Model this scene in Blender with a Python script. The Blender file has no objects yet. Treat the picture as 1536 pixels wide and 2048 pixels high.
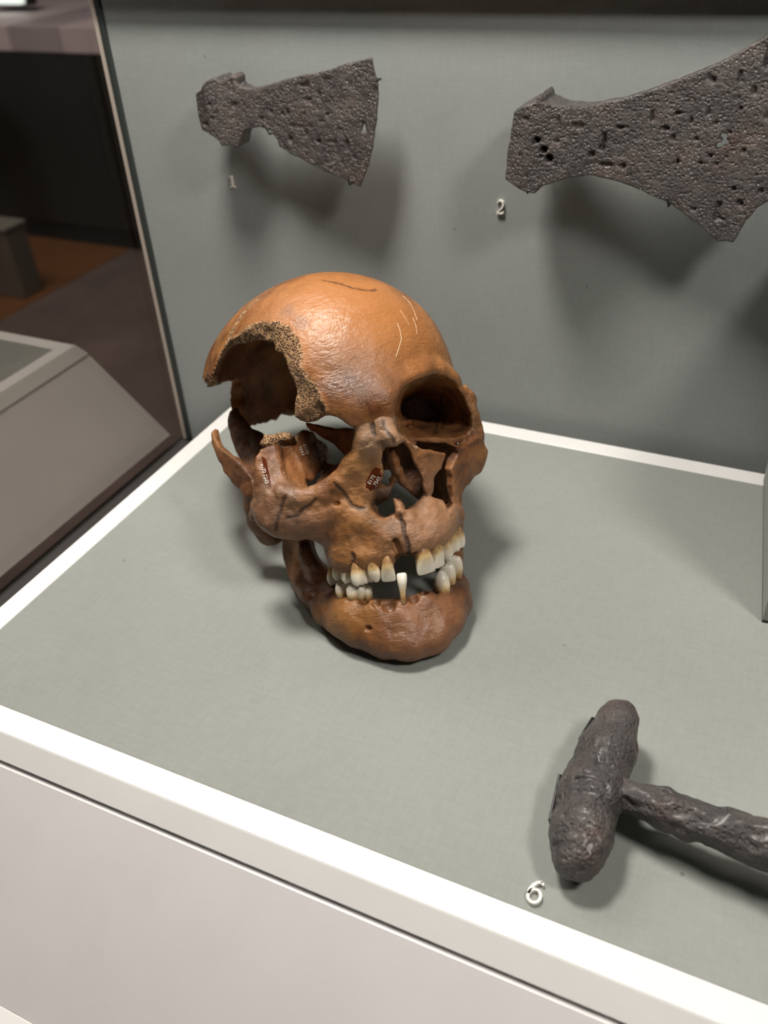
import bpy, bmesh, math, random
import numpy as np
from mathutils import Matrix, Vector

# ------------------------------------------------------------------ scene, camera, light
scene = bpy.context.scene
COL = scene.collection
MM = 0.001
# camera axes (columns: world X, Y, Z seen in camera coordinates x right, y down, z forward)
RC = np.array([[0.90489506, 0.42248949, -0.05164848],
               [0.21385455, -0.55620911, -0.8030552],
               [-0.36800974, 0.71563542, -0.59366218]])
CAM = np.array([120.98231, -265.47015, 300.65993])      # mm
FPX = 1800.0
cam_data = bpy.data.cameras.new('camera')
cam_data.sensor_fit = 'VERTICAL'
cam_data.sensor_height = 24.0
cam_data.lens = 24.0 * FPX / 2048.0
cam_data.clip_start = 0.01
cam_data.clip_end = 50
cam = bpy.data.objects.new('camera', cam_data)
COL.objects.link(cam)
r0, r1, r2 = RC
cam.matrix_world = Matrix(((r0[0], -r1[0], -r2[0], CAM[0] * MM),
                           (r0[1], -r1[1], -r2[1], CAM[1] * MM),
                           (r0[2], -r1[2], -r2[2], CAM[2] * MM),
                           (0, 0, 0, 1)))
scene.camera = cam
cam_data.dof.use_dof = True
cam_data.dof.focus_distance = 0.385
cam_data.dof.aperture_fstop = 7.5

vs = scene.view_settings
vs.view_transform = 'Standard'
vs.look = 'None'
vs.gamma = 1.0
vs.use_curve_mapping = False
vs.exposure = 0.0

world = bpy.data.worlds.new('gallery_air')
scene.world = world
world.use_nodes = True
world.node_tree.nodes['Background'].inputs[0].default_value = (1.0, 0.93, 0.85, 1)
world.node_tree.nodes['Background'].inputs[1].default_value = 0.02

def lamp(name, kind, loc, target, energy, color=(1, .93, .82), **kw):
    d = bpy.data.lights.new(name, kind)
    d.energy = energy
    d.color = color
    for k, v in kw.items():
        setattr(d, k, v)
    o = bpy.data.objects.new(name, d)
    COL.objects.link(o)
    o.location = Vector(loc) * MM
    o.rotation_euler = (Vector(target) - Vector(loc)).to_track_quat('-Z', 'Y').to_euler()
    return o
LAMP = (1, .955, .90)
lamp('case_spot', 'AREA', (-140, 40, 600), (-80, 60, 0), 4.0, LAMP, shape='DISK', size=.12)
lamp('case_spot', 'AREA', (390, -130, 610), (100, 0, 0), 2.4, LAMP, shape='DISK', size=.12)
lamp('gallery_fill', 'AREA', (-1900, 900, 1900), (-1700, 1200, -600), 62, (1, .93, .88), shape='RECTANGLE', size=1.5, size_y=1.5)  # unseen fill added to bring up the gallery and the twin plinth


# ------------------------------------------------------------------ helpers
rng = random.Random(7)

def pix_ray(u, v):
    return RC.T @ np.array([(u - 768.0) / FPX, (v - 1024.0) / FPX, 1.0])

def on_plane(u, v, axis, val):
    d = pix_ray(u, v)
    return CAM + d * ((val - CAM[axis]) / d[axis])

def mesh_obj(name, verts, faces, mat, parent=None, smooth=False, loc=None):
    me = bpy.data.meshes.new(name)
    me.from_pydata([tuple(v) for v in verts], [], [tuple(f) for f in faces])
    me.update()
    if smooth:
        me.polygons.foreach_set('use_smooth', [True] * len(me.polygons))
    if mat is not None:
        me.materials.append(mat)
    o = bpy.data.objects.new(name, me)
    COL.objects.link(o)
    if parent is not None:
        o.parent = parent
    if loc is not None:
        o.location = loc
    return o

def empty(name, loc=(0, 0, 0)):
    o = bpy.data.objects.new(name, None)
    o.empty_display_size = .02
    COL.objects.link(o)
    o.location = loc
    return o

def tag(o, label=None, cat=None, group=None, kind=None):
    if label: o['label'] = label
    if cat: o['category'] = cat
    if group: o['group'] = group
    if kind: o['kind'] = kind
    return o

def bm_obj(name, bm, mat, parent=None, smooth=False, loc=None):
    me = bpy.data.meshes.new(name)
    bm.to_mesh(me)
    bm.free()
    if smooth:
        me.polygons.foreach_set('use_smooth', [True] * len(me.polygons))
    if mat is not None:
        me.materials.append(mat)
    o = bpy.data.objects.new(name, me)
    COL.objects.link(o)
    if parent is not None:
        o.parent = parent
    if loc is not None:
        o.location = loc
    return o

def box_bm(x0, x1, y0, y1, z0, z1, bevel=0.0, seg=2):
    bm = bmesh.new()
    bmesh.ops.create_cube(bm, size=1)
    for v in bm.verts:
        v.co = ((x0 + x1) / 2 + v.co.x * (x1 - x0), (y0 + y1) / 2 + v.co.y * (y1 - y0), (z0 + z1) / 2 + v.co.z * (z1 - z0))
        v.co *= MM
    if bevel:
        bmesh.ops.bevel(bm, geom=bm.edges[:], offset=bevel * MM, segments=seg, affect='EDGES', profile=.5)
    return bm

# ---- node material helper
class NM:
    def __init__(self, name):
        self.m = bpy.data.materials.new(name)
        self.m.use_nodes = True
        self.t = self.m.node_tree
        self.n = self.t.nodes
        self.bsdf = self.n['Principled BSDF']
        self.out = self.n['Material Output']
    def node(self, typ, ins=None, **kw):
        nd = self.n.new(typ)
        for k, v in kw.items():
            setattr(nd, k, v)
        for k, v in (ins or {}).items():
            self.set(nd, k, v)
        return nd
    def set(self, nd, k, v):
        s = nd.inputs[k]
        if isinstance(v, bpy.types.NodeSocket):
            self.t.links.new(v, s)
        elif isinstance(v, (tuple, list)) and len(v) == 3 and s.type == 'RGBA':
            s.default_value = (*v, 1)
        else:
            s.default_value = v
    def b(self, **kw):
        for k, v in kw.items():
            self.set(self.bsdf, k.replace('_', ' '), v)
        return self
    def coord(self, kind='Object', scale=None):
        c = self.node('ShaderNodeTexCoord').outputs[kind]
        if scale:
            c = self.node('ShaderNodeMapping', {'Vector': c, 'Scale': scale}).outputs[0]
        return c
    def noise(self, vec, scale, detail=4, rough=.55, dist=0.0):
        return self.node('ShaderNodeTexNoise', {'Vector': vec, 'Scale': scale, 'Detail': detail, 'Roughness': rough, 'Distortion': dist}).outputs[0]
    def vor(self, vec, scale, feature='F1', out='Distance', rnd=1.0):
        return self.node('ShaderNodeTexVoronoi', {'Vector': vec, 'Scale': scale, 'Randomness': rnd}, feature=feature).outputs[out]
    def ramp(self, fac, stops, interp='LINEAR'):
        r = self.node('ShaderNodeValToRGB', {'Fac': fac})
        r.color_ramp.interpolation = interp
        els = r.color_ramp.elements
        while len(els) < len(stops):
            els.new(.5)
        for e, (p, c) in zip(els, stops):
            e.position = p
            e.color = (*c, 1) if not isinstance(c, (int, float)) else (c, c, c, 1)
        return r.outputs[0]
    def mix(self, fac, a, b, blend='MIX'):
        m = self.node('ShaderNodeMix', data_type='RGBA', blend_type=blend)
        for k, v in ((0, fac), (6, a), (7, b)):
            s = m.inputs[k]
            if isinstance(v, bpy.types.NodeSocket):
                self.t.links.new(v, s)
            elif isinstance(v, (tuple, list)):
                s.default_value = (*v, 1) if len(v) == 3 else v
            else:
                s.default_value = v
        return m.outputs[2]
    def math(self, op, a, b=0.0, clamp=False):
        m = self.node('ShaderNodeMath', operation=op, use_clamp=clamp)
        for i, v in enumerate((a, b)):
            if isinstance(v, bpy.types.NodeSocket):
                self.t.links.new(v, m.inputs[i])
            else:
                m.inputs[i].default_value = v
        return m.outputs[0]
    def bump(self, h, strength=.3, dist=.001, normal=None):
        d = {'Height': h, 'Strength': strength, 'Distance': dist}
        if normal is not None:
            d['Normal'] = normal
        return self.node('ShaderNodeBump', d).outputs[0]
    def attr(self, name, out='Fac'):
        return self.node('ShaderNodeAttribute', attribute_name=name).outputs[out]
    def ball(self, vec, c, r, soft=1.0):
        """1 inside a ball at c (object units), falling to 0 at r*(1+soft)"""
        d = self.node('ShaderNodeVectorMath', operation='DISTANCE')
        self.set(d, 0, vec)
        d.inputs[1].default_value = c
        q = self.node('ShaderNodeMapRange', {'Value': d.outputs['Value'], 'From Min': r, 'From Max': r * (1 + soft), 'To Min': 1.0, 'To Max': 0.0})
        return q.outputs[0]

# ------------------------------------------------------------------ sampled distance fields (mm) turned into meshes
class Field:
    def __init__(self, lo, hi, res):
        self.lo = np.array(lo, np.float32)
        self.res = res
        self.n = np.ceil((np.array(hi) - lo) / res).astype(int) + 1
        self.D = np.full(self.n, 50.0, np.float32)
        self.ax = [(self.lo[i] + res * np.arange(self.n[i], dtype=np.float32)) for i in range(3)]
        self.extra = {}
    def sub(self, lo, hi):
        a = np.maximum(np.floor((np.array(lo) - self.lo) / self.res).astype(int), 0)
        b = np.minimum(np.ceil((np.array(hi) - self.lo) / self.res).astype(int) + 1, self.n)
        b = np.maximum(b, a)
        sl = tuple(slice(a[i], b[i]) for i in range(3))
        X = self.ax[0][sl[0]][:, None, None]
        Y = self.ax[1][sl[1]][None, :, None]
        Z = self.ax[2][sl[2]][None, None, :]
        return sl, X, Y, Z
    def full(self):
        return self.sub(self.lo, self.lo + self.res * (self.n - 1))
    def add(self, prim, k=0.0):
        f, lo, hi = prim
        p = k + 3 * self.res
        sl, X, Y, Z = self.sub(np.array(lo) - p, np.array(hi) + p)
        d = f(X, Y, Z)
        self.D[sl] = smin(self.D[sl], d, k)
    def cut(self, prim, k=0.0, mark=None, extra=None):
        f, lo, hi = prim
        p = k + 3 * self.res
        sl, X, Y, Z = self.sub(np.array(lo) - p, np.array(hi) + p)
        d = f(X, Y, Z)
        if extra is not None:
            d = d + extra(X, Y, Z)
        if mark:
            m = self.extra.setdefault(mark, np.full(self.n, 50.0, np.float32))
            m[sl] = np.minimum(m[sl], np.abs(d) + np.maximum(-d - 3, 0))
        self.D[sl] = -smin(-self.D[sl], d, k)
    def mesh(self):
        return surface_nets(self.D, self.lo, self.res)
    def sample(self, arr, P):
        q = (P - self.lo) / self.res
        i = np.clip(q.astype(int), 0, self.n - 2)
        t = (q - i).astype(np.float32)
        out = 0
        for dx in (0, 1):
            for dy in (0, 1):
                for dz in (0, 1):
                    w = (t[:, 0] if dx else 1 - t[:, 0]) * (t[:, 1] if dy else 1 - t[:, 1]) * (t[:, 2] if dz else 1 - t[:, 2])
                    out = out + w * arr[i[:, 0] + dx, i[:, 1] + dy, i[:, 2] + dz]
        return out

def smin(a, b, k):
    if k <= 0:
        return np.minimum(a, b)
    h = np.maximum(k - np.abs(a - b), 0) / k
    return np.minimum(a, b) - h * h * (k * .25)

def surface_nets(D, lo, res):
    S = D < 0
    nx, ny, nz = D.shape
    c = [(i, j, k) for i in (0, 1) for j in (0, 1) for k in (0, 1)]
    cnt = np.zeros((nx - 1, ny - 1, nz - 1), np.uint8)
    for (i, j, k) in c:
        cnt += S[i:nx - 1 + i, j:ny - 1 + j, k:nz - 1 + k]
    cells = np.argwhere((cnt > 0) & (cnt < 8))
    idx = np.full(cnt.shape, -1, np.int64)
    idx[cells[:, 0], cells[:, 1], cells[:, 2]] = np.arange(len(cells))
    acc = np.zeros((len(cells), 3), np.float32)
    num = np.zeros(len(cells), np.float32)
    for a in range(8):
        for b in range(a + 1, 8):
            A, B = c[a], c[b]
            if sum(abs(A[t] - B[t]) for t in range(3)) != 1:
                continue
            da = D[cells[:, 0] + A[0], cells[:, 1] + A[1], cells[:, 2] + A[2]]
            db = D[cells[:, 0] + B[0], cells[:, 1] + B[1], cells[:, 2] + B[2]]
            m = (da < 0) != (db < 0)
            t = np.where(m, da / np.where(m, da - db, 1), 0)
            P = np.array(A, np.float32) + t[:, None] * (np.array(B, np.float32) - np.array(A, np.float32))
            acc += np.where(m[:, None], P, 0)
            num += m
    V = lo + res * (cells + acc / num[:, None])
    quads = []
    for axis in range(3):
        o = [0, 1, 2]
        o.remove(axis)
        sl0 = [slice(None)] * 3
        sl1 = [slice(None)] * 3
        sl0[axis] = slice(0, -1)
        sl1[axis] = slice(1, None)
        s0, s1 = S[tuple(sl0)], S[tuple(sl1)]
        e = np.argwhere(s0 != s1)
        e = e[(e[:, o[0]] > 0) & (e[:, o[1]] > 0) & (e[:, o[0]] < D.shape[o[0]] - 1) & (e[:, o[1]] < D.shape[o[1]] - 1)]
        flip = s0[e[:, 0], e[:, 1], e[:, 2]]
        q = []
        for (a, b) in ((0, 0), (1, 0), (1, 1), (0, 1)):
            f = e.copy()
            f[:, o[0]] -= 1 - a
            f[:, o[1]] -= 1 - b
            q.append(idx[f[:, 0], f[:, 1], f[:, 2]])
        q = np.stack(q, 1)
        if axis == 1:
            flip = ~flip
        q = np.where(flip[:, None], q, q[:, ::-1])
        quads.append(q)
    Q = np.concatenate(quads)
    return V.astype(np.float32), Q[(Q >= 0).all(1)]

def keep_big(V, Q, minfrac=.02):
    """drop loose crumbs"""
    n = len(V)
    lab = np.arange(n)
    E = np.concatenate([Q[:, [0, 1]], Q[:, [1, 2]], Q[:, [2, 3]], Q[:, [3, 0]]])
    while True:
        old = lab.copy()
        m = np.minimum(lab[E[:, 0]], lab[E[:, 1]])
        np.minimum.at(lab, E[:, 0], m)
        np.minimum.at(lab, E[:, 1], m)
        lab = lab[lab]
        lab = lab[lab]
        if (lab == old).all():
            break
    u, inv, cnt = np.unique(lab, return_inverse=True, return_counts=True)
    ok = cnt[inv] >= minfrac * n
    new = np.cumsum(ok) - 1
    return V[ok], new[Q[ok[Q[:, 0]]]], ok

def np_mesh(name, V, Q, mat, parent=None, attrs=None, loc=None):
    me = bpy.data.meshes.new(name)
    me.vertices.add(len(V))
    me.vertices.foreach_set('co', np.ascontiguousarray(V, np.float32).ravel())
    me.loops.add(len(Q) * 4)
    me.loops.foreach_set('vertex_index', Q.astype(np.int32).ravel())
    me.polygons.add(len(Q))
    me.polygons.foreach_set('loop_start', np.arange(0, len(Q) * 4, 4, dtype=np.int32))
    me.polygons.foreach_set('use_smooth', np.ones(len(Q), bool))
    me.update(calc_edges=True)
    for k, a in (attrs or {}).items():
        at = me.attributes.new(k, 'FLOAT', 'POINT')
        at.data.foreach_set('value', np.ascontiguousarray(a, np.float32))
    me.materials.append(mat)
    me.validate()
    o = bpy.data.objects.new(name, me)
    COL.objects.link(o)
    if parent is not None:
        o.parent = parent
    if loc is not None:
        o.location = loc
    return o

# ---- primitives: (function, lower corner, upper corner)
def p_ell(c, r, M=None):
    c = np.array(c, float)
    r = np.array(r, float)
    def f(X, Y, Z):
        x, y, z = X - c[0], Y - c[1], Z - c[2]
        if M is not None:
            x, y, z = (M[0][0] * x + M[0][1] * y + M[0][2] * z, M[1][0] * x + M[1][1] * y + M[1][2] * z, M[2][0] * x + M[2][1] * y + M[2][2] * z)
        k0 = np.sqrt((x / r[0]) ** 2 + (y / r[1]) ** 2 + (z / r[2]) ** 2)
        k1 = np.sqrt((x / r[0] ** 2) ** 2 + (y / r[1] ** 2) ** 2 + (z / r[2] ** 2) ** 2)
        return k0 * (k0 - 1) / np.maximum(k1, 1e-6)
    e = r if M is None else np.full(3, r.max())
    return f, c - e, c + e

def p_cap(a, b, ra, rb=None):
    a = np.array(a, float)
    b = np.array(b, float)
    rb = ra if rb is None else rb
    ba = b - a
    L = max(ba @ ba, 1e-9)
    def f(X, Y, Z):
        x, y, z = X - a[0], Y - a[1], Z - a[2]
        t = np.clip((x * ba[0] + y * ba[1] + z * ba[2]) / L, 0, 1)
        return np.sqrt((x - t * ba[0]) ** 2 + (y - t * ba[1]) ** 2 + (z - t * ba[2]) ** 2) - (ra + (rb - ra) * t)
    m = max(ra, rb)
    return f, np.minimum(a, b) - m, np.maximum(a, b) + m

def add_chain(F, pts, k=3.0):
    """pts: (x, y, z, r)"""
    for p, q in zip(pts[:-1], pts[1:]):
        F.add(p_cap(p[:3], q[:3], p[3], q[3]), k)

def sd_poly(px, py, poly):
    d = np.full(np.broadcast(px, py).shape, 1e9, np.float32)
    s = np.ones(d.shape, bool)
    n = len(poly)
    j = n - 1
    for i in range(n):
        ex, ey = poly[j][0] - poly[i][0], poly[j][1] - poly[i][1]
        wx, wy = px - poly[i][0], py - poly[i][1]
        t = np.clip((wx * ex + wy * ey) / max(ex * ex + ey * ey, 1e-9), 0, 1)
        d = np.minimum(d, (wx - ex * t) ** 2 + (wy - ey * t) ** 2)
        c1 = py >= poly[i][1]
        c2 = py < poly[j][1]
        c3 = ex * wy > ey * wx
        fl = (c1 & c2 & c3) | (~c1 & ~c2 & ~c3)
        s ^= fl
        j = i
    return np.where(s, 1, -1) * np.sqrt(d)

def frame(n, up=(0, 0, 1)):
    n = np.array(n, float)
    n /= np.linalg.norm(n)
    u = np.cross(up, n)
    u /= np.linalg.norm(u)
    return u, np.cross(n, u), n

def p_pyramid(pts, apex, smax=1.6, smin_=0.0):
    """cone over the polygon pts with its tip at apex"""
    P = np.array(pts, float)
    apex = np.array(apex, float)
    cen = P.mean(0)
    u, v, n = frame(cen - apex)
    h = (cen - apex) @ n
    s = ((P - apex) @ n) / h
    poly = np.stack([((P - apex) @ u) / s, ((P - apex) @ v) / s], 1)
    def f(X, Y, Z):
        x, y, z = X - apex[0], Y - apex[1], Z - apex[2]
        s = (x * n[0] + y * n[1] + z * n[2]) / h
        sc = np.maximum(s, .05)
        d = sd_poly((x * u[0] + y * u[1] + z * u[2]) / sc, (x * v[0] + y * v[1] + z * v[2]) / sc, poly) * np.minimum(sc, 1.5)
        return np.maximum(np.maximum(d, (smin_ - s) * h), (s - smax) * h)
    Q = np.concatenate([apex + (P - apex) * smax, apex + (P - apex) * max(smin_, 0)])
    return f, Q.min(0), Q.max(0)

def p_plate(pts, thick, bulge=0.0, normal=None, rnd=.6, prof=None):
    """polygon sheet of a given thickness; bulge bends it into a shallow dish"""
    P = np.array(pts, float)
    cen = P.mean(0)
    if normal is None:
        _, _, vh = np.linalg.svd(P - cen)
        normal = vh[2]
    u, v, n = frame(normal, (0, 0, 1) if abs(normal[2]) < .9 else (0, 1, 0))
    q = P - cen
    poly = np.stack([q @ u, q @ v], 1)
    R2 = (poly ** 2).sum(1).max()
    # fit heights of the outline so that a twisted outline still gets followed
    A = np.stack([poly[:, 0], poly[:, 1], poly[:, 0] * poly[:, 1], np.ones(len(poly))], 1)
    co = np.linalg.lstsq(A, q @ n, rcond=None)[0]
    def f(X, Y, Z):
        x, y, z = X - cen[0], Y - cen[1], Z - cen[2]
        a = x * u[0] + y * u[1] + z * u[2]
        b = x * v[0] + y * v[1] + z * v[2]
        h = x * n[0] + y * n[1] + z * n[2]
        h = h - (co[0] * a + co[1] * b + co[2] * a * b + co[3]) - bulge * (1 - (a * a + b * b) / R2)
        d = sd_poly(a, b, poly) + rnd
        s = np.abs(h) - thick / 2 + rnd
        return np.minimum(np.maximum(d, s), 0) + np.sqrt(np.maximum(d, 0) ** 2 + np.maximum(s, 0) ** 2) - rnd
    e = thick + abs(bulge) + 1
    return f, P.min(0) - e, P.max(0) + e

def vnoise(X, Y, Z, scale, seed=0):
    r = np.random.RandomState(seed)
    N = 32
    T = r.rand(N, N, N).astype(np.float32)
    shp = np.broadcast(X, Y, Z).shape
    out = np.zeros(shp, np.float32)
    W = []
    for A in (X, Y, Z):
        a = np.asarray(A, np.float32) / scale + 1000.0
        i = np.floor(a).astype(np.int64)
        t = a - i
        W.append((i % N, (i + 1) % N, t * t * (3 - 2 * t)))
    for dx in (0, 1):
        wx = W[0][2] if dx else 1 - W[0][2]
        for dy in (0, 1):
            wy = W[1][2] if dy else 1 - W[1][2]
            for dz in (0, 1):
                wz = W[2][2] if dz else 1 - W[2][2]
                out += T[W[0][dx], W[1][dy], W[2][dz]] * wx * wy * wz
    return out - .5

# ------------------------------------------------------------------ the skull: anatomical frame in mm
# origin at the nasion, x to the skull's own left, y forward, z up
SK = np.array([[0.71241492, 0.62823266, -0.31271185],
               [0.70175183, -0.63582532, 0.32135732],
               [-0.00305705, 0.44838587, 0.89383487]])
T0 = np.array([-39.0946, 40.15589, 107.25725])
EYE = SK.T @ (CAM - T0)

def sray(u, v):
    return SK.T @ pix_ray(u, v)

def sk(u, v, y):
    """skull point on the frontal plane at depth y, measured in the photograph at (u, v)"""
    d = sray(u, v)
    return EYE + d * ((y - EYE[1]) / d[1])

def sr(u, v, y, r):
    return (*sk(u, v, y), r)

def sks(L):
    return [sk(*p) for p in L]

V1 = p_ell((-4.0, -88, 0), (61.5, 84, 61.5))[0]
V2 = p_ell((0, -46, 6), (50.5, 47, 48.5))[0]
def vault_outer(X, Y, Z):
    return smin(V1(X, Y, Z), V2(X, Y, Z), 24)

def march(fn, u, v, off=0.0):
    d = sray(u, v)
    d = d / np.linalg.norm(d)
    t = 250.0
    for _ in range(160):
        e = float(fn(EYE + d * t)) - off
        t += max(min(e * .7, 8), -4)
        if abs(e) < .02 or t > 620:
            break
    return EYE + d * t

def hit(u, v, off=0.0):
    return march(lambda p: vault_outer(*p), u, v, off)

def fhit(F, u, v, off=0.0):
    """where the sight line first meets a sampled field"""
    return march(lambda p: F.sample(F.D, np.array([p], np.float32))[0], u, v, off)

def groove(F, pix, r, k=.4, mark='crk', jit=1.6):
    q = [np.array(pix[0], float)]
    for a_, b_ in zip(pix[:-1], pix[1:]):
        a_, b_ = np.array(a_, float), np.array(b_, float)
        n = max(1, int(np.linalg.norm(b_ - a_) / 5))
        for i in range(1, n + 1):
            q.append(a_ + (b_ - a_) * i / n + (np.array([rng.uniform(-jit, jit), rng.uniform(-jit, jit)]) if i < n else 0))
    pts = [fhit(F, u, v) for u, v in q]
    for p, t_ in zip(pts[:-1], pts[1:]):
        F.cut(p_cap(p, t_, r * rng.uniform(.75, 1.2)), k, mark=mark)

# ---------------- cranial vault
A = Field((-72, -176, -60), (66, 16, 70), 1.0)
sl, X, Y, Z = A.full()
A.D[:] = vault_outer(X, Y, Z)
A.D[:] += .5 * vnoise(X, Y, Z, 17, 3) + .35 * vnoise(X, Y, Z, 6, 4)
VO = vault_outer(X, Y, Z)
A.D[:] = np.maximum(A.D, -(VO + 6.5 + 1.5 * vnoise(X, Y, Z, 14, 5)))     # hollow brain case
for L in ([sr(752, 808, -3, 9), sr(757, 828, -6, 8)],
          [sr(742, 796, -4, 10), sr(690, 806, -5, 9), sr(650, 803, -8, 7), sr(622, 818, -11, 6.0)],
          [sr(772, 800, -4, 9), sr(795, 780, -4, 7)]):
    add_chain(A, L, 9)
add_chain(A, [sr(795, 778, -4, 6), sr(815, 758, -5, 5), sr(845, 744, -8, 4.5), sr(872, 743, -12, 3.8), sr(890, 754, -17, 3.0), sr(903, 765, -22, 2.6), sr(913, 776, -25, 2.2)], 5)
A.add(p_ell(sk(850, 776, -28), (15, 22, 9)), 5)                           # roof of the left orbit
ORB_L = [(792, 829), (795, 802), (805, 780), (820, 766), (840, 758), (865, 749), (891, 751), (910, 765), (920, 775), (932, 796), (944, 829), (948, 857),
         (940, 872), (918, 882), (891, 882), (862, 881), (817, 878), (797, 860)]
ORB_Y = [0, 0, 0, -1, -2, -5, -8, -13, -16, -19, -22, -22, -18, -12, -8, -5, -2, -1]
orb_pts = [sk(u, v, y) for (u, v), y in zip(ORB_L, ORB_Y)]
orb_apex = sk(808, 816, -88)
orb_cut = p_pyramid(orb_pts, orb_apex, smax=1.35, smin_=.36)
A.cut(orb_cut, 2.5)
# the front of the base: everything under the brow line is open
low = [(585, 845), (600, 848), (614, 846), (634, 842), (651, 831), (666, 831), (681, 835), (695, 845), (706, 853), (735, 856), (795, 852), (800, 862), (850, 890), (935, 880), (950, 812), (1000, 812), (1000, 1100), (500, 1100), (500, 845)]
vdir = sray(768, 830)
def under(lst, y, back=4000):
    P = [sk(u, v, y) for u, v in lst]
    return p_pyramid(P, np.mean(P, 0) + vdir / np.linalg.norm(vdir) * back, smax=1.0 + 60 / back, smin_=1 - 45 / back)
A.cut(under(low, -15), 1.0, mark=None)
# base of the brain case is missing, with a ragged edge
zb, ya = sk(521, 846, -150), sk(800, 838, -30)
def base(X, Y, Z):
    zz = zb[2] + (ya[2] - zb[2]) * (Y - zb[1]) / (ya[1] - zb[1])
    return (Z - zz) + 5 * vnoise(X, Y, Z * 0, 9, 8) + 3 * vnoise(X, Y, Z * 0, 3.5, 9)
A.cut((base, (-80, -180, -70), (80, -22, 30)), 0.0, mark='brk')
# the broken right temple
HO = [(424, 764), (434, 728), (444, 706), (458, 684), (474, 674), (489, 663), (501, 653), (520, 647), (550, 646), (575, 655), (591, 674), (599, 696), (601, 735), (614, 755), (634, 782), (637, 801), (650, 811), (652, 832)]
HI = [(430, 768), (437, 736), (446, 714), (462, 692), (489, 686), (510, 684), (532, 682), (548, 688), (548, 702), (562, 704), (573, 721), (577, 745), (587, 762), (594, 776), (594, 792), (590, 815), (590, 835), (612, 846)]
zt = sk(400, 757, -98)[2]
tail = [sk(640, 930, -30), sk(400, 930, -110), np.array([-52, -142, -40.0]), np.array([-56, -141, zt - 8]), sk(402, 756, -104)]
apex = np.array([18, -112, 4.0])
po = p_pyramid([hit(u, v) for u, v in HO] + tail, apex, smax=2.2, smin_=.45)
pi = p_pyramid([hit(u, v, -6) for u, v in HI] + tail, apex, smax=2.2, smin_=.45)
sl, X, Y, Z = A.sub((-72, -150, -60), (10, 16, 60))
t = np.clip(-vault_outer(X, Y, Z) / 6.0, 0, 1)
d = po[0](X, Y, Z) * (1 - t) + pi[0](X, Y, Z) * t + 1.6 * vnoise(X, Y, Z, 3.4, 11) + .8 * vnoise(X, Y, Z, 1.7, 12)
m = A.extra.setdefault('brk', np.full(A.n, 50.0, np.float32))
m[sl] = np.minimum(m[sl], np.abs(d))
A.D[sl] = np.maximum(A.D[sl], -d)
rear = lambda X, Y, Z: np.maximum(np.maximum(X + 22, Z - (zt - 5) + 2.5 * vnoise(X, Y, Z, 5, 14)), -(Y + 151) + 4 * vnoise(X, Y, Z, 7, 15))
A.cut((rear, (-75, -156, -62), (-22, -60, 30)), 0)
# suture along the crown and a healed crack
groove(A, [(441, 712), (447, 700), (458, 676), (470, 652), (482, 632), (500, 612), (520, 594)], .55, mark='brk')
groove(A, [(645, 559), (668, 563), (690, 570), (712, 577), (735, 580), (752, 579)], .5)
for i in range(13):
    u = 608 + i * 6
    groove(A, [(u, 552), (u + rng.uniform(-1, 2), 558 + (i % 3))], .5, k=.2, mark=None, jit=0)

# ---------------- bones of the face
G = Field((-72, -80, -86), (72, 22, 12), .7)
def chainG(L, k=5):
    add_chain(G, [sr(*p) for p in L], k)
# upper jaw and right cheek
chainG([(562, 985, -16, 4.5), (585, 998, -14, 5), (612, 996, -12, 5), (645, 986, -9, 5), (678, 964, -6, 5), (703, 930, -3, 5), (727, 892, 0, 4.6), (735, 866, 1, 4.8)])
chainG([(538, 1028, -24, 8), (560, 1035, -22, 9), (595, 1040, -20, 8.5), (640, 1036, -15, 8), (690, 1022, -9, 7), (728, 990, -6, 6), (742, 955, -3, 4.5)], 7)
chainG([(562, 1044, -24, 4), (592, 1049, -23, 4), (622, 1041, -21, 5), (650, 1060, -18, 6), (680, 1090, -17, 7)], 6)
chainG([(730, 1045, -6, 8), (700, 1070, -12, 9), (694, 1108, -13, 7.5), (735, 1108, -6, 7.5), (770, 1100, -3, 7.5), (800, 1075, -1, 6.5), (808, 1098, 1, 3.5)], 7)
chainG([(730, 1045, -6, 8), (770, 1062, -3, 7), (800, 1050, 0, 5)], 7)
chainG([(692, 1108, -15, 8), (688, 1100, -28, 8), (683, 1090, -42, 7)], 6)
# left half of the upper jaw
chainG([(845, 1035, -3, 7.5), (838, 1078, 0, 7), (866, 1060, -3, 8), (887, 1042, -10, 7), (899, 1030, -18, 6.5), (903, 1030, -34, 6)], 7)
chainG([(853, 1005, -6, 4.5), (850, 1030, -5, 6), (880, 1030, -10, 6), (898, 1012, -16, 3.5)], 6)
chainG([(815, 1035, 1, 4.5), (824, 1085, 2, 5)], 5)
# left cheekbone
chainG([(928, 776, -23, 3.0), (936, 800, -26, 4), (943, 835, -28, 4.4), (946, 870, -29, 6), (950, 905, -33, 6), (946, 930, -33, 5), (932, 950, -29, 3.5)], 5)
# right frontal process
chainG([(530, 950, -26, 4.0), (538, 980, -25, 6.0), (546, 1005, -23, 7.5)], 6)
chainG([(517, 1012, -30, 5.0), (510, 1032, -34, 3.2), (506, 1036, -36, 2.2)], 4)
# ridges over the roots of the teeth
for (u, v, y, uu, vv) in ((774, 1120, -1, 770, 1085), (746, 1122, -4, 742, 1075), (728, 1124, -8, 724, 1095), (696, 1130, -14, 695, 1095), (846, 1098, 0, 838, 1065), (871, 1085, -3, 862, 1035), (889, 1072, -8, 881, 1040)):
    chainG([(u, v, y, 3.0), (uu, vv, y - .5, 3.2)], 2.5)
sl, X, Y, Z = G.full()
G.D[:] += 1.3
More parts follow.
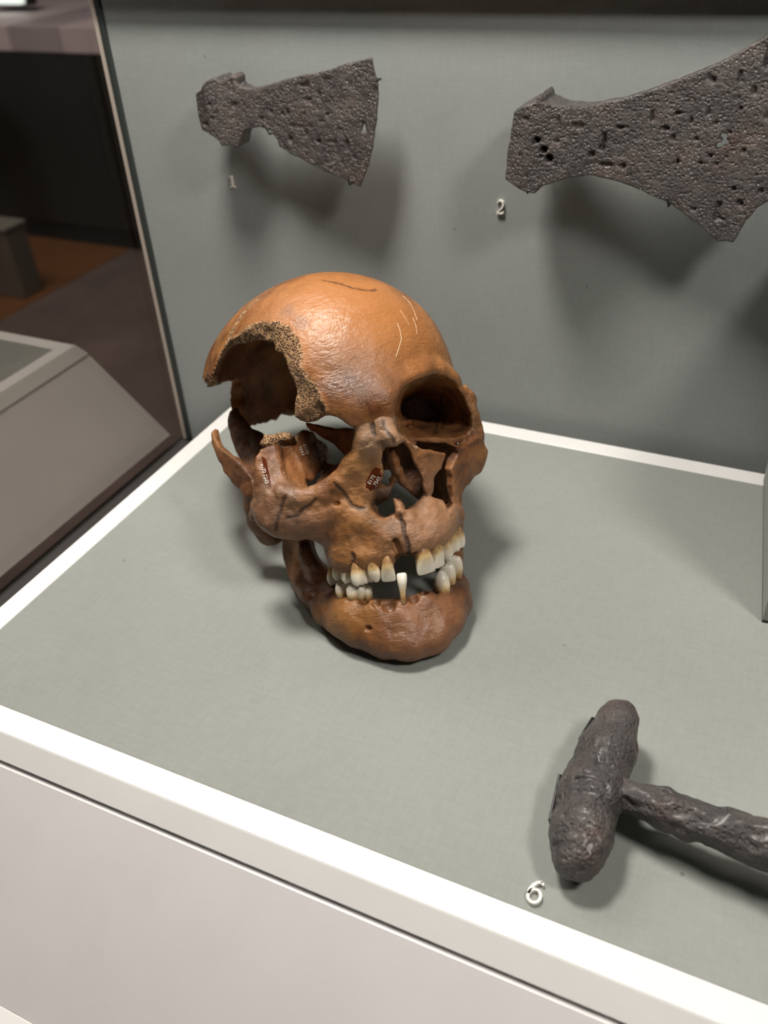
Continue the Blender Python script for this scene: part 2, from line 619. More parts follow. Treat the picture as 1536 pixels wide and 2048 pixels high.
# nasal bones
chainG([(722, 848, 2, 3.2), (730, 872, 2, 4.2), (728, 890, 1, 4.2)], 3)
chainG([(738, 848, 2, 3.4), (748, 862, 2.5, 4.0), (756, 880, 4, 3.8)], 3)
chainG([(755, 826, 4, 3.4), (766, 848, 4, 4.2), (780, 874, 8, 3.8), (788, 884, 9, 3.2)], 3)
chainG([(771, 828, 3, 3.4), (786, 856, 3, 3.4), (800, 880, 4, 2.4)], 2.5)
chainG([(786, 838, 0, 2.4), (799, 866, 0, 2.2), (812, 884, 1, 1.8), (832, 894, -1, 1.5)], 1.5)
G.add(p_plate(sks([(703, 937, -3), (728, 895, 1), (754, 882, 4), (770, 905, 4), (771, 945, 2), (756, 985, -1), (740, 1012, -4), (700, 1010, -8), (676, 970, -6)]), 4.5, 0), 4)
# left frontal process of the upper jaw, a thin broken sheet
G.add(p_plate(sks([(797, 862, 2), (808, 880, 2), (848, 899, -3), (889, 906, -8), (886, 920, -8), (875, 945, -8), (868, 957, -7), (868, 982, -7), (853, 993, -6), (845, 980, -4), (841, 954, -3), (829, 931, -1), (815, 897, 1)]), 2.6, .6), 1.5)
G.add(p_plate(sks([(893, 886, -15), (914, 893, -17), (945, 872, -24), (960, 900, -31), (957, 940, -31), (930, 958, -27), (920, 975, -22), (906, 1003, -18), (897, 993, -16), (891, 970, -15), (893, 954, -15), (887, 937, -14), (897, 919, -15), (909, 905, -16)]), 5, 1.5), 4)
G.add(p_plate(sks([(928, 790, -24), (940, 830, -26), (942, 862, -26), (914, 884, -20), (882, 876, -36), (868, 845, -46), (880, 800, -46), (905, 778, -34)]), 3.2, -1.5), 3)
# walls of the left orbit: a tapering shell, open in front
oc = np.mean(orb_pts, 0)
_, _, vh = np.linalg.svd(np.array(orb_pts) - oc)
on_ = vh[2] if vh[2][1] > 0 else -vh[2]
shell = p_pyramid(orb_pts, orb_apex, smax=1.3, smin_=.36)
G.add((lambda X, Y, Z: np.maximum(shell[0](X, Y, Z) - 3.0, (X - oc[0]) * on_[0] + (Y - oc[1]) * on_[1] + (Z - oc[2]) * on_[2] + 2.2), shell[1] - 4, shell[2] + 4), 1.5)
G.cut(orb_cut, .8)
gapL = [(824, 882), (862, 884), (893, 886), (911, 896), (905, 906), (897, 917), (893, 906), (889, 902), (848, 895)]
G.cut(p_pyramid(sks([(u, v, -10) for u, v in gapL]), sk(862, 890, -110), smax=1.4, smin_=.35), .6)
gapM = [(878, 945), (886, 938), (892, 955), (890, 972), (896, 994), (904, 1006), (893, 1015), (886, 1000), (872, 990), (868, 983), (869, 958)]
G.cut(p_pyramid(sks([(u, v, -14) for u, v in gapM]), sk(880, 975, -80), smax=1.4, smin_=.55), .6)
# right orbit: cheekbone face, wing of the sphenoid, floor
G.add(p_plate(sks([(511, 914, -28), (519, 898, -28), (534, 892, -28), (548, 890, -30), (560, 894, -31), (566, 930, -28), (576, 985, -18), (548, 1004, -20), (516, 988, -27), (509, 942, -28)]), 6.5, 1.0, rnd=2.0), 4)
G.add(p_plate(sks([(545, 893, -31), (560, 893, -34), (576, 893, -38), (588, 925, -38), (607, 956, -34), (622, 978, -26), (604, 991, -16), (574, 986, -17), (556, 940, -25)]), 4.5, -2.5), 3)
G.add(p_plate(sks([(574, 893, -38), (590, 872, -46), (601, 863, -50), (622, 866, -54), (624, 882, -54), (648, 893, -57), (661, 917, -55), (645, 933, -50), (624, 964, -36), (606, 958, -33), (588, 925, -38)]), 3.0, -1.5), 2)
G.add(p_plate(sks([(604, 988, -19), (622, 978, -30), (640, 955, -42), (648, 934, -50), (664, 932, -45), (668, 922, -40), (690, 928, -34), (697, 942, -16), (680, 962, -9), (644, 985, -13)]), 2.2, -1.0), 2)
# spongy broken stump beside the orbit
G.add(p_ell(sk(556, 880, -40), (8.5, 5, 3.2)), 1.5)
G.add(p_plate(sks([(527, 868, -44), (545, 876, -40), (562, 893, -36), (548, 896, -36), (530, 890, -40)]), 1.8, 0), 1)
m = G.extra.setdefault('brk', np.full(G.n, 50.0, np.float32))
c0 = sk(560, 876, -41)
sl, X, Y, Z = G.sub(c0 - 12, c0 + 12)
m[sl] = np.minimum(m[sl], np.maximum(p_ell(c0, (9, 6, 3.6))[0](X, Y, Z), 0))
# dark shards of the inner wall of the right orbit
G.add(p_plate(sks([(601, 850, -36), (640, 854, -38), (668, 859, -36), (702, 860, -28), (716, 852, -22), (722, 884, -20), (708, 912, -22), (690, 928, -30), (674, 902, -40), (650, 874, -44), (625, 861, -42)]), 2.4, -2), 1.5)
G.add(p_plate(sks([(716, 850, -22), (745, 850, -16), (750, 900, -18), (735, 925, -20), (715, 925, -24), (706, 905, -24)]), 2.4, 0), 1.5)
# roof of the nose, added to block light from above
G.add(p_plate([sk(728, 866, -8), sk(760, 852, -4), sk(800, 852, -6), sk(838, 846, -50), sk(742, 852, -50)], 2.6, 0), 1.5)
# bones deep behind the nose and left cheek, added to darken the openings
G.add(p_plate(sks([(735, 855, -50), (850, 850, -50), (868, 950, -50), (838, 1000, -52), (818, 985, -52), (806, 962, -52), (790, 966, -52), (776, 1000, -52), (748, 1012, -52), (738, 960, -50)]), 3, 0), 2)
G.add(p_plate(sks([(808, 868, -46), (915, 868, -44), (918, 1000, -44), (868, 1005, -46), (850, 940, -48)]), 3, 0), 2)
# floor of the nose, inner partition
G.add(p_plate(sks([(742, 1026, -2), (772, 1043, -2), (812, 1030, -2), (840, 1008, -4), (835, 990, -45), (745, 1005, -45)]), 3.0, 0), 3)
NAS = [(766, 903), (772, 898), (780, 895), (795, 894), (807, 884), (816, 897), (829, 931), (841, 954), (845, 980), (840, 990), (838, 1001), (828, 1013), (813, 1021), (805, 1024), (785, 1030), (770, 1038), (758, 1035), (746, 1021), (744, 1013), (752, 984), (765, 960), (768, 945), (764, 921)]
NAY = [6, 7, 8, 8, 3, 1, -1, -3, -4, -3, -2, -1, 1, 2, 2, 2, 1, -1, -2, -2, -1, 1, 3]
nas = [sk(u, v, y) for (u, v), y in zip(NAS, NAY)]
G.cut(p_pyramid(nas, sk(792, 950, -420), smax=1.08, smin_=.9), 1.0)
G.cut(p_ell(sk(795, 965, -30), (13, 22, 17)), 2)
chainG([(783, 902, -6, 1.6), (788, 920, -8, 2.4), (794, 940, -9, 2.4), (806, 962, -11, 1.8), (822, 978, -12, 1.4)], 1.5)
chainG([(788, 1000, 0, 1.2), (797, 1010, 2, 1.8), (800, 1024, 3, 2.2), (806, 1034, 2, 2.6)], 1.5)
chainG([(798, 1002, -3, 1.0), (803, 1014, 0, 1.6)], 1)
# relief
sl, X, Y, Z = G.full()
G.D[:] += .9 * vnoise(X, Y, Z, 8, 21) + .6 * vnoise(X, Y, Z, 3.2, 22) + .4 * vnoise(X, Y, Z, 1.7, 23)
# empty sockets, cracks
G.cut(p_ell(fhit(G, 793, 1094, .5), (2.0, 2.8, 4.0)), .6)
G.cut(p_cap(sk(789, 1080, 4), sk(800, 1112, 4), 1.6, 2.2), .5)
G.cut(p_ell(sk(808, 1122, 4), (5.0, 8, 3.6)), .8)
G.cut(p_ell(sk(830, 1112, 4), (2.4, 6, 2.6)), .8)
groove(G, [(800, 1028), (806, 1046), (808, 1062), (814, 1080), (818, 1098), (820, 1112)], .65)
groove(G, [(874, 772), (884, 795), (880, 820), (873, 845), (870, 868)], .5)
groove(G, [(888, 838), (884, 858)], .4)
groove(G, [(571, 992), (564, 1006), (562, 1022), (556, 1036), (553, 1052), (550, 1062)], .5)
groove(G, [(573, 1036), (585, 1034), (598, 1030), (606, 1018), (622, 1008), (632, 998)], .45)
groove(G, [(668, 966), (682, 980), (694, 996), (704, 1012), (716, 1017), (728, 1016)], .6)
groove(G, [(766, 842), (770, 858), (782, 872), (788, 886)], .45)
groove(G, [(743, 846), (746, 858), (750, 870)], .8)
groove(G, [(704, 1106), (708, 1120), (706, 1134)], .7)
groove(G, [(770, 905), (768, 930)], .35)
for (u, v, r) in ((674, 1008, 1.2), (763, 860, .6), (735, 890, .5)):
    G.cut(p_ell(fhit(G, u, v), (r * 1.3, r * 2, r)), .4)
G.cut(p_cap(sk(562, 893, -28), sk(570, 985, -18), .4), .3)

# ---------------- right temple fragments (side wall of the brain case)
H = Field((-82, -150, -80), (-20, -30, 30), .9)
H.add(p_plate(sks([(432, 855, -92), (429, 866, -92), (431, 884, -90), (445, 911, -84), (459, 942, -76), (474, 965, -68), (496, 984, -60), (514, 994, -54), (520, 980, -50), (510, 953, -54), (495, 932, -60), (479, 914, -68), (462, 902, -76), (446, 890, -84), (439, 868, -90)]), 4.0, -2.0), 2)
H.add(p_plate(sks([(455, 842, -112), (458, 812, -112), (470, 800, -112), (484, 829, -110), (496, 846, -106), (507, 862, -102), (529, 867, -96), (534, 900, -84), (524, 950, -72), (508, 962, -66), (488, 926, -80), (470, 900, -94), (461, 870, -106)]), 3.6, 2.0), 2)
add_chain(H, [sr(508, 985, -58, 5), sr(512, 1010, -60, 5.5), sr(522, 1042, -64, 6), sr(538, 1066, -66, 5.5), sr(548, 1066, -64, 5)], 4)
add_chain(H, [sr(515, 985, -56, 5), sr(540, 1000, -52, 5), sr(550, 1040, -56, 5)], 4)
sl, X, Y, Z = H.full()
H.D[:] += .9 * vnoise(X, Y, Z, 8, 31) + .8 * vnoise(X, Y, Z, 3, 32)

# ---------------- lower jaw
M = Field((-66, -92, -132), (62, 22, -30), .8)
def chainM(L, k=6):
    add_chain(M, [sr(*p) for p in L], k)
chainM([(604, 1170, -52, 5.5), (622, 1190, -43, 6), (652, 1222, -31, 7), (683, 1244, -21, 7.5), (722, 1266, -11, 8), (772, 1284, -3, 8.5), (822, 1290, 3, 8), (868, 1272, 2, 8.5), (899, 1238, -5, 8), (910, 1203, -14, 8), (916, 1168, -24, 7)])
chainM([(672, 1190, -31, 6), (690, 1208, -20, 6), (716, 1218, -12, 6), (760, 1222, -4, 6), (803, 1218, -1, 6), (850, 1205, -1, 6), (885, 1199, -6, 6), (900, 1190, -13, 6.5), (908, 1170, -21, 6)])
chainM([(664, 1214, -32, 7), (700, 1238, -15, 7.5), (760, 1256, -5, 7.5), (820, 1258, 0, 7.5), (876, 1240, -2, 8), (904, 1206, -12, 8)], 8)
M.add(p_ell(sk(818, 1288, 4), (10, 5, 6)), 6)
M.add(p_ell(sk(852, 1284, 2), (9, 6, 6)), 6)
sl, X, Y, Z = M.full()
M.D[:] += 1.9
M.add(p_plate(sks([(569, 1050, -76), (578, 1118, -70), (586, 1158, -62), (601, 1197, -51), (625, 1213, -40), (668, 1186, -38), (645, 1140, -44), (624, 1110, -50), (606, 1060, -56)]), 7.0, 0.8, rnd=2.5), 6)
chainM([(600, 1060, -55, 3.2), (614, 1110, -50, 3.6), (640, 1152, -43, 4.2), (664, 1186, -36, 5)], 4)
M.add(p_plate(sks([(918, 965, -62), (916, 1032, -58), (921, 1091, -50), (928, 1150, -33), (930, 1190, -18), (910, 1205, -15), (897, 1150, -31), (897, 1060, -48), (900, 990, -56)]), 6.5, 0.5, rnd=2.5), 6)
sl, X, Y, Z = M.full()
M.D[:] += .7 * vnoise(X, Y, Z, 10, 41) + .6 * vnoise(X, Y, Z, 4, 42) + .35 * vnoise(X, Y, Z, 1.9, 43)
M.cut(p_ell(fhit(M, 738, 1258), (1.5, 3, 1.3)), .6)
M.cut(p_cap(fhit(M, 905, 1190), fhit(M, 905, 1190), .8), .6)
for (u, v, y, a, b) in ((728, 1194, -6, 2.2, 4.0), (751, 1200, -2, 2.3, 4.5), (777, 1206, 1, 3.4, 5.0), (826, 1194, 1, 2.4, 4.0), (848, 1188, -1, 2.0, 4.2), (867, 1184, -4, 2.1, 4.4)):
    M.cut(p_ell(sk(u, v, y), (a, 2.6, b)), .6)
sl, X, Y, Z = M.full()
zw = SK[2][0] * X + SK[2][1] * Y + SK[2][2] * Z + T0[2]
M.D[:] = np.maximum(M.D, .25 - zw)                                         # it stands on the cloth

# ---------------- materials for bone and teeth
def bone_material(name, tint=(1, 1, 1), stains=(), rough=.42):
    n = NM(name)
    c = n.coord('Object')
    big = n.noise(c, 22, 5, .6)
    med = n.noise(c, 85, 6, .65, .3)
    fine = n.noise(c, 420, 4, .6)
    base = n.ramp(big, [(.30, (.13, .052, .020)), (.45, (.26, .110, .038)), (.58, (.35, .160, .056)), (.75, (.42, .22, .092))])
    mott = n.ramp(med, [(.32, (.34, .24, .17)), (.5, (.85, .8, .75)), (.7, (1.25, 1.2, 1.1))])
    col = n.mix(.85, base, mott, 'MULTIPLY')
    dark = n.noise(n.coord('Object', (1.0, 1.0, .7)), 48, 5, .7, .6)
    col = n.mix(n.ramp(dark, [(.47, 0.0), (.64, .68)]), col, (.075, .038, .020))
    ochre = n.noise(c, 31, 4, .6)
    col = n.mix(n.ramp(ochre, [(.55, 0.0), (.70, .5)]), col, (.36, .17, .045))
    col = n.mix(1.0, col, tint, 'MULTIPLY')
    for (pc, r, soft, colr, amt) in stains:
        msk = n.ball(n.mix(.006, c, n.node('ShaderNodeTexNoise', {'Vector': c, 'Scale': 90.0, 'Detail': 3.0}).outputs[1], 'LINEAR_LIGHT'), pc, r, soft)
        col = n.mix(n.math('MULTIPLY', msk, amt), col, colr)
    brk = n.attr('brk')
    pores = n.vor(c, 950, 'F1', 'Distance')
    spongy = n.ramp(pores, [(.10, (.04, .018, .008)), (.36, (.22, .11, .045)), (.70, (.42, .25, .12))])
    col = n.mix(brk, col, spongy)
    col = n.mix(n.attr('crk'), col, (.020, .010, .006))
    white = n.noise(c, 900, 2, .7)
    specks = n.math('MULTIPLY', n.ramp(white, [(.70, 0.0), (.78, 1.0)]), n.ramp(n.noise(c, 40, 2, .5), [(.5, 0.0), (.62, .55)]))
    col = n.mix(specks, col, (.75, .66, .55))
    h1 = n.bump(fine, .35, .0008)
    strk = n.noise(n.coord('Object', (1.0, 1.0, 2.6)), 260, 3, .6, .8)
    h2 = n.bump(strk, .35, .0012, n.bump(med, .5, .0016, h1))
    hp = n.bump(n.ramp(pores, [(.1, 0.0), (.5, 1.0)]), n.math('MULTIPLY', brk, .9), .0016, h2)
    n.b(Base_Color=col, Normal=hp, Roughness=n.math('ADD', n.ramp(med, [(.3, rough - .06), (.7, rough + .14)]), n.math('MULTIPLY', brk, .35)))
    n.set(n.bsdf, 'Specular IOR Level', .5)
    return n.m

def mmv(p):
    return tuple(float(q) * MM for q in p)

st_vault = [(mmv(hit(690, 700)), .0085, .9, (.070, .050, .042), .95),
            (mmv(hit(735, 745)), .008, 1.2, (.11, .075, .06), .65),
            (mmv(hit(700, 590)), .020, 1.3, (.40, .155, .042), .75),
            (mmv(hit(610, 610)), .018, 1.4, (.38, .155, .048), .7),
            (mmv(hit(800, 650)), .016, 1.4, (.37, .15, .046), .65),
            (mmv(hit(575, 622)), .002, 2.0, (.12, .08, .06), .4),
            (mmv(hit(600, 640)), .002, 2.0, (.13, .085, .065), .4)]
bone_vault = bone_material('old_bone_vault', (1.08, 1.0, .95), st_vault, .31)
bone_face = bone_material('old_bone_face', (.95, .93, .93), [(mmv(fhit(G, 560, 1030)), .012, 1.2, (.20, .115, .07), .55),
                                                         (mmv(fhit(G, 770, 860)), .008, 1.3, (.30, .19, .12), .6),
                                                         (mmv(fhit(G, 870, 1040)), .014, 1.2, (.42, .235, .13), .5)], .45)
bone_jaw = bone_material('old_bone_jaw', (.78, .72, .68), [(mmv(fhit(M, 700, 1215)), .009, 1.2, (.34, .155, .045), .5),
                                                           (mmv(fhit(M, 860, 1250)), .014, 1.2, (.27, .125, .062), .5)], .36)
bone_temple = bone_material('old_bone_temple', (.75, .72, .70), (), .5)

def tooth_material():
    n = NM('stained_enamel')
    c = n.coord('Object')
    t = n.attr('neck')
    nz = n.noise(c, 380, 4, .6)
    f = n.math('ADD', t, n.math('MULTIPLY', n.math('SUBTRACT', nz, .5), .55))
    col = n.ramp(f, [(.25, (.86, .79, .66)), (.60, (.80, .69, .50)), (.82, (.62, .43, .20)), (1.05, (.36, .20, .08))])
    sp = n.noise(c, 700, 3, .6)
    col = n.mix(n.ramp(sp, [(.66, 0.0), (.72, .65)]), col, (.22, .11, .035))
    n.b(Base_Color=col, Roughness=.28, Normal=n.bump(nz, .12, .0004))
    n.set(n.bsdf, 'Subsurface Weight', .06)
    n.set(n.bsdf, 'Subsurface Radius', (.002, .0012, .0006))
    return n.m
enamel = tooth_material()

# ---------------- assembly
skull = empty('human_skull')
SKULL_M = Matrix([[SK[i][0], SK[i][1], SK[i][2], T0[i] * MM] for i in range(3)] + [[0, 0, 0, 1]])
foot = SK.T @ (np.array([0, 0, 0]) - T0)                 # the skull's base point under its chin
FOOT = SK @ foot + T0
skull.matrix_world = SKULL_M
tag(skull, 'brown human skull with a broken open temple and pale teeth, standing on the grey cloth', 'skull')

def field_part(name, F, mat, minfrac=.02, parent=None):
    V, Q = F.mesh()
    V, Q, ok = keep_big(V, Q, minfrac)
    b = np.zeros(len(V), np.float32)
    if 'brk' in F.extra:
        b = np.clip(1.5 - F.sample(F.extra['brk'], V) / 1.3, 0, 1)
    c = np.zeros(len(V), np.float32)
    if 'crk' in F.extra:
        c = np.clip(1.0 - F.sample(F.extra['crk'], V) / .62, 0, 1) ** .8
    return np_mesh(name, V * MM, Q, mat, parent or skull, {'brk': b, 'crk': c})

vault = field_part('cranial_vault', A, bone_vault)
face = field_part('facial_bones', G, bone_face, .004)
temple = field_part('temporal_bone', H, bone_temple)
jaw = field_part('lower_jaw', M, bone_jaw)

def tooth(parent, tip, neck, w, d, kind, wn=None, yaw=0.0):
    """one tooth between its biting edge and its neck (skull mm); w, d = width and depth in mm"""
    tip = np.array(tip, float)
    neck = np.array(neck, float)
    ax = tip - neck
    L = np.linalg.norm(ax)
    ax /= L
    # outward face looks forward, turned by yaw about the tooth axis
    fwd = np.array([math.sin(yaw), math.cos(yaw), 0.0])
    fwd -= ax * (fwd @ ax)
    fwd /= np.linalg.norm(fwd)
    side = np.cross(ax, fwd)
    wn = w * .80 if wn is None else wn
    if kind == 'incisor':
        prof = [(-.45, .55 * wn, .55 * d), (0, wn, d * .95), (.25, (wn * .6 + w * .4), d), (.6, w * .96, d * .7), (.88, w, d * .36), (1.0, w * .93, d * .20)]
    elif kind == 'peg':
        prof = [(-.3, wn * .8, wn * .8), (0, wn, wn), (.35, wn * 1.15, wn * 1.1), (.62, w * .92, d * .9), (.88, w, d * .6), (1.0, w * .85, d * .35)]
    elif kind == 'canine':
        prof = [(-.45, .55 * wn, .6 * d), (0, wn, d * .9), (.3, w * .95, d), (.6, w, d * .9), (.84, w * .72, d * .62), (1.0, w * .26, d * .26)]
    else:
        prof = [(-.45, .6 * wn, .6 * d), (0, wn, d * .85), (.3, w * .97, d), (.65, w, d), (.88, w * .88, d * .86), (1.0, w * .66, d * .62)]
    N = 20
    vs_, neckv = [], []
    for (t, a, b) in prof:
        for i in range(N):
            th = 2 * math.pi * i / N
            cx, sx = math.cos(th), math.sin(th)
            p_ = 2.6 if kind in ('molar', 'incisor') else 2.2
            rr = (abs(cx) ** p_ + abs(sx) ** p_) ** (-1 / p_)
            hgt = t * L
            if kind == 'molar' and t > .8:
                hgt += .55 * math.cos(4 * th + .8) * (1 if t > .95 else .4)
            vs_.append(neck + ax * hgt + side * (a / 2 * rr * cx) + fwd * (b / 2 * rr * sx))
            neckv.append(1 - t)
    fc = []
    for r in range(len(prof) - 1):
        for i in range(N):
            j = (i + 1) % N
            fc.append((r * N + i, r * N + j, (r + 1) * N + j, (r + 1) * N + i))
    vs_.append(neck + ax * prof[0][0] * L)
    neckv.append(1.4)
    vs_.append(neck + ax * (L - (.5 if kind == 'molar' else -.15)))
    neckv.append(0)
    b0, b1 = len(vs_) - 2, len(vs_) - 1
    for i in range(N):
        j = (i + 1) % N
        fc.append((b0, j, i))
        fc.append((b1, (len(prof) - 1) * N + i, (len(prof) - 1) * N + j))
    o = mesh_obj('tooth', [mmv(p) for p in vs_], fc, enamel, parent, True)
    at = o.data.attributes.new('neck', 'FLOAT', 'POINT')
    at.data.foreach_set('value', np.array(neckv, np.float32))
    sb = o.modifiers.new('round', 'SUBSURF')
    sb.levels = sb.render_levels = 2
    return o

PXMM = 4.45
def tooth_px(parent, tu, tv, nu, nv, y, wpx, d, kind, yaw=0.0, wn=None, dy=0.0):
    return tooth(parent, sk(tu, tv, y + dy), sk(nu, nv, y), wpx * 1.12 / PXMM, d, kind, None if wn is None else wn / PXMM, yaw)

upper = [(778, 1163, 774, 1124, 3, 26, 6.5, 'incisor', -.35), (754, 1164, 745, 1126, -1, 25, 7.5, 'canine', -.5), (736, 1165, 732, 1128, -6, 21, 8, 'molar', -.8),
         (718, 1170, 714, 1135, -4, 23, 7.5, 'molar', -.8), (698, 1165, 697, 1136, -12, 21, 8.5, 'molar', -1.0), (682, 1160, 682, 1126, -21, 24, 9.5, 'molar', -1.1), (671, 1170, 672, 1138, -32, 22, 9.5, 'molar', -1.2),
         (854, 1147, 845, 1104, 4, 37, 7, 'incisor', .1), (880, 1134, 870, 1090, 1, 27, 6.8, 'incisor', .5), (897, 1122, 888, 1080, -5, 25, 8, 'canine', .7), (907, 1104, 900, 1070, -12, 18, 8, 'molar', .9), (914, 1097, 910, 1062, -19, 18, 9, 'molar', 1.1)]
for q in upper:
    tooth_px(face, *q[:8], yaw=q[8], wn=q[5] * (.84 if q[7] == 'incisor' else .88))
root4 = tooth_px(face, 715, 1150, 708, 1118, -4.5, 15, 5, 'peg', yaw=-.8, wn=9)
lower = [(686, 1162, 688, 1192, -18, 23, 9, 'molar', -1.0), (706, 1166, 709, 1196, -12, 24, 8.5, 'molar', -.8), (722, 1168, 724, 1196, -11, 22, 8, 'molar', -.7), (735, 1170, 737, 1196, -10, 16, 7, 'canine', -.6),
         (882, 1141, 886, 1184, -4, 26, 8, 'canine', .6), (893, 1126, 897, 1168, -11, 22, 8, 'molar', .8), (906, 1112, 909, 1150, -19, 20, 9, 'molar', 1.0)]
for q in lower:
    tooth_px(jaw, *q[:8], yaw=q[8])
tooth_px(jaw, 803, 1146, 806, 1196, 3, 20, 5.5, 'peg', yaw=-.1, wn=11)

# ------------------------------------------------------------------ the display case
def fabric_material(name, base, weave=.00066, dirt=True):
    n = NM(name)
    c = n.coord('Object')
    sep = n.node('ShaderNodeSeparateXYZ', {'Vector': c})
    k = 2 * math.pi / weave
    def s(o, ph=0.0):
        return n.math('SINE', n.math('ADD', n.math('MULTIPLY', o, k), ph))
    a, b = sep.outputs[0], n.math('ADD', sep.outputs[1], sep.outputs[2])
    wv = n.math('MULTIPLY', s(a), s(b))
    wv = n.math('ADD', wv, n.math('MULTIPLY', n.noise(c, 1500, 2, .5), .8))
    slub = n.noise(n.coord('Object', (1, 6, 6)), 90, 3, .6)
    slub2 = n.noise(n.coord('Object', (6, 1, 1)), 90, 3, .6)
    big = n.noise(c, 9, 3, .5)
    f = n.math('ADD', n.math('MULTIPLY', wv, .16), n.math('ADD', n.math('MULTIPLY', n.math('ADD', slub, slub2), .16), .19))
    f = n.math('ADD', f, n.math('MULTIPLY', big, .25))
    b0 = np.array(base)
    col = n.ramp(f, [(.25, tuple(b0 * .70)), (.50, tuple(b0)), (.75, tuple(b0 * 1.22))])
    if dirt:
        sp = n.vor(c, 34, 'F1', 'Distance')
        col = n.mix(n.ramp(sp, [(.018, .55), (.035, 0.0)]), col, tuple(b0 * .35))
    n.b(Base_Color=col, Roughness=.9, Normal=n.bump(wv, .35, .0003))
    n.set(n.bsdf, 'Sheen Weight', .05)
    n.set(n.bsdf, 'Specular IOR Level', .2)
    return n.m

cloth = fabric_material('grey_green_cloth', (.290, .302, .276))
wall_cloth = fabric_material('grey_wall_cloth', (.300, .318, .303), .0006)

def paint_material(name, base, rough=.35):
    n = NM(name)
    c = n.coord('Object')
    f = n.noise(c, 30, 4, .6)
    b0 = np.array(base)
    col = n.ramp(f, [(.3, tuple(b0 * .95)), (.7, tuple(b0))])
    sp = n.vor(c, 22, 'F1', 'Distance')
    col = n.mix(n.ramp(sp, [(.010, .5), (.02, 0.0)]), col, (.25, .22, .2))
    n.b(Base_Color=col, Roughness=rough, Normal=n.bump(n.noise(c, 260, 3, .5), .06, .0006))
    return n.m
white_paint = paint_material('white_paint', (.82, .80, .77))
panel_paint = paint_material('pale_panel_paint', (.80, .765, .75), .45)
dark_gap = NM('dark_gap').b(Base_Color=(.02, .02, .018, 1), Roughness=.8).m

X0, X1, Y0, Y1, XR = -214.0, 460.0, -109.3, 209.0, 12.2
plinth = empty('display_plinth', (0, 0, 0))
tag(plinth, 'white painted plinth with sloping sides and a grey cloth top under the skull', 'plinth')
# cloth covered board let into the lid
bm_obj('cloth_top', box_bm(X0 + XR, X1 - XR, Y0 + XR, Y1 - XR, -6, 0, .5), cloth, plinth)
def frustum_ring(name, xo, zo, xi, zi, mat, inner_z=None):
    """sloping band around the plinth from outset xo at height zo to outset xi at height zi"""
    def ring(o, z):
        return [((X0 - o) * MM, (Y0 - o) * MM, z * MM), ((X1 + o) * MM, (Y0 - o) * MM, z * MM), ((X1 + o) * MM, (Y1 + min(o, 9)) * MM, z * MM), ((X0 - o) * MM, (Y1 + min(o, 9)) * MM, z * MM)]
    v = ring(xo, zo) + ring(xi, zi)
    return v
def lid():
    prof = [(-XR, -5.5), (-XR, -.1), (-XR + .4, .25), (-.6, .25), (0, -.15), (7.6, -7.2), (7.4, -8.6), (-4, -8.6)]
    v, f = [], []
    for (o, z) in prof:
        v += [((X0 - o) * MM, (Y0 - o) * MM, z * MM), ((X1 + o) * MM, (Y0 - o) * MM, z * MM), ((X1 + o) * MM, (Y1 + min(o, 3)) * MM, z * MM), ((X0 - o) * MM, (Y1 + min(o, 3)) * MM, z * MM)]
    n = len(prof)
    for r in range(n):
        q = (r + 1) % n
        for i in range(4):
            j = (i + 1) % 4
            f.append((r * 4 + i, r * 4 + j, q * 4 + j, q * 4 + i))
    return v, f
v, f = lid()
mesh_obj('lid', v, f, white_paint, plinth)
def slope(o0, z0, o1, z1, side, t=3.0):
    """one sloping panel of the plinth as a board"""
    oo = [(o0, z0), (o1, z1), (o1 - t * 1.2, z1 - .0), (o0 - t * 1.2, z0)]
    v = []
    for (o, z) in oo:
        if side == 'front':
            v += [((X0 - o) * MM, (Y0 - o) * MM, z * MM), ((X1 + o) * MM, (Y0 - o) * MM, z * MM)]
        elif side == 'left':
            v += [((X0 - o) * MM, (Y1 + 3) * MM, z * MM), ((X0 - o) * MM, (Y0 - o) * MM, z * MM)]
        else:
            v += [((X1 + o) * MM, (Y0 - o) * MM, z * MM), ((X1 + o) * MM, (Y1 + 3) * MM, z * MM)]
    f = []
    for r in range(4):
        q = (r + 1) % 4
        f.append((r * 2, r * 2 + 1, q * 2 + 1, q * 2))
    f += [(0, 2, 4, 6), (7, 5, 3, 1)]
    return v, f
for sd in ('front', 'left', 'right'):
    v, f = slope(9.2, -9.6, 72, -68.5, sd)
    mesh_obj('side_panel', v, f, panel_paint, plinth)
    if sd != 'left':
        v, f = slope(72.6, -68.7, 82, -70.5, sd)
        mesh_obj('foot_rail', v, f, white_paint, plinth)
bm_obj('core', box_bm(X0 + 3, X1 - 3, Y0 + 3, Y1, -70, -6.5), dark_gap, plinth)

# back wall of the case, its side glass and the strips that hold it
YW = 222.0
wall = bm_obj('wall_back', box_bm(-298.8, 520, YW, YW + 18, -76, 420), wall_cloth)
tag(wall, kind='structure')
floor = bm_obj('floor', box_bm(-311, 560, -330, YW + 18, -82, -76), NM('case_floor_black').b(Base_Color=(.03, .027, .024, 1), Roughness=.7).m)
tag(floor, kind='structure')

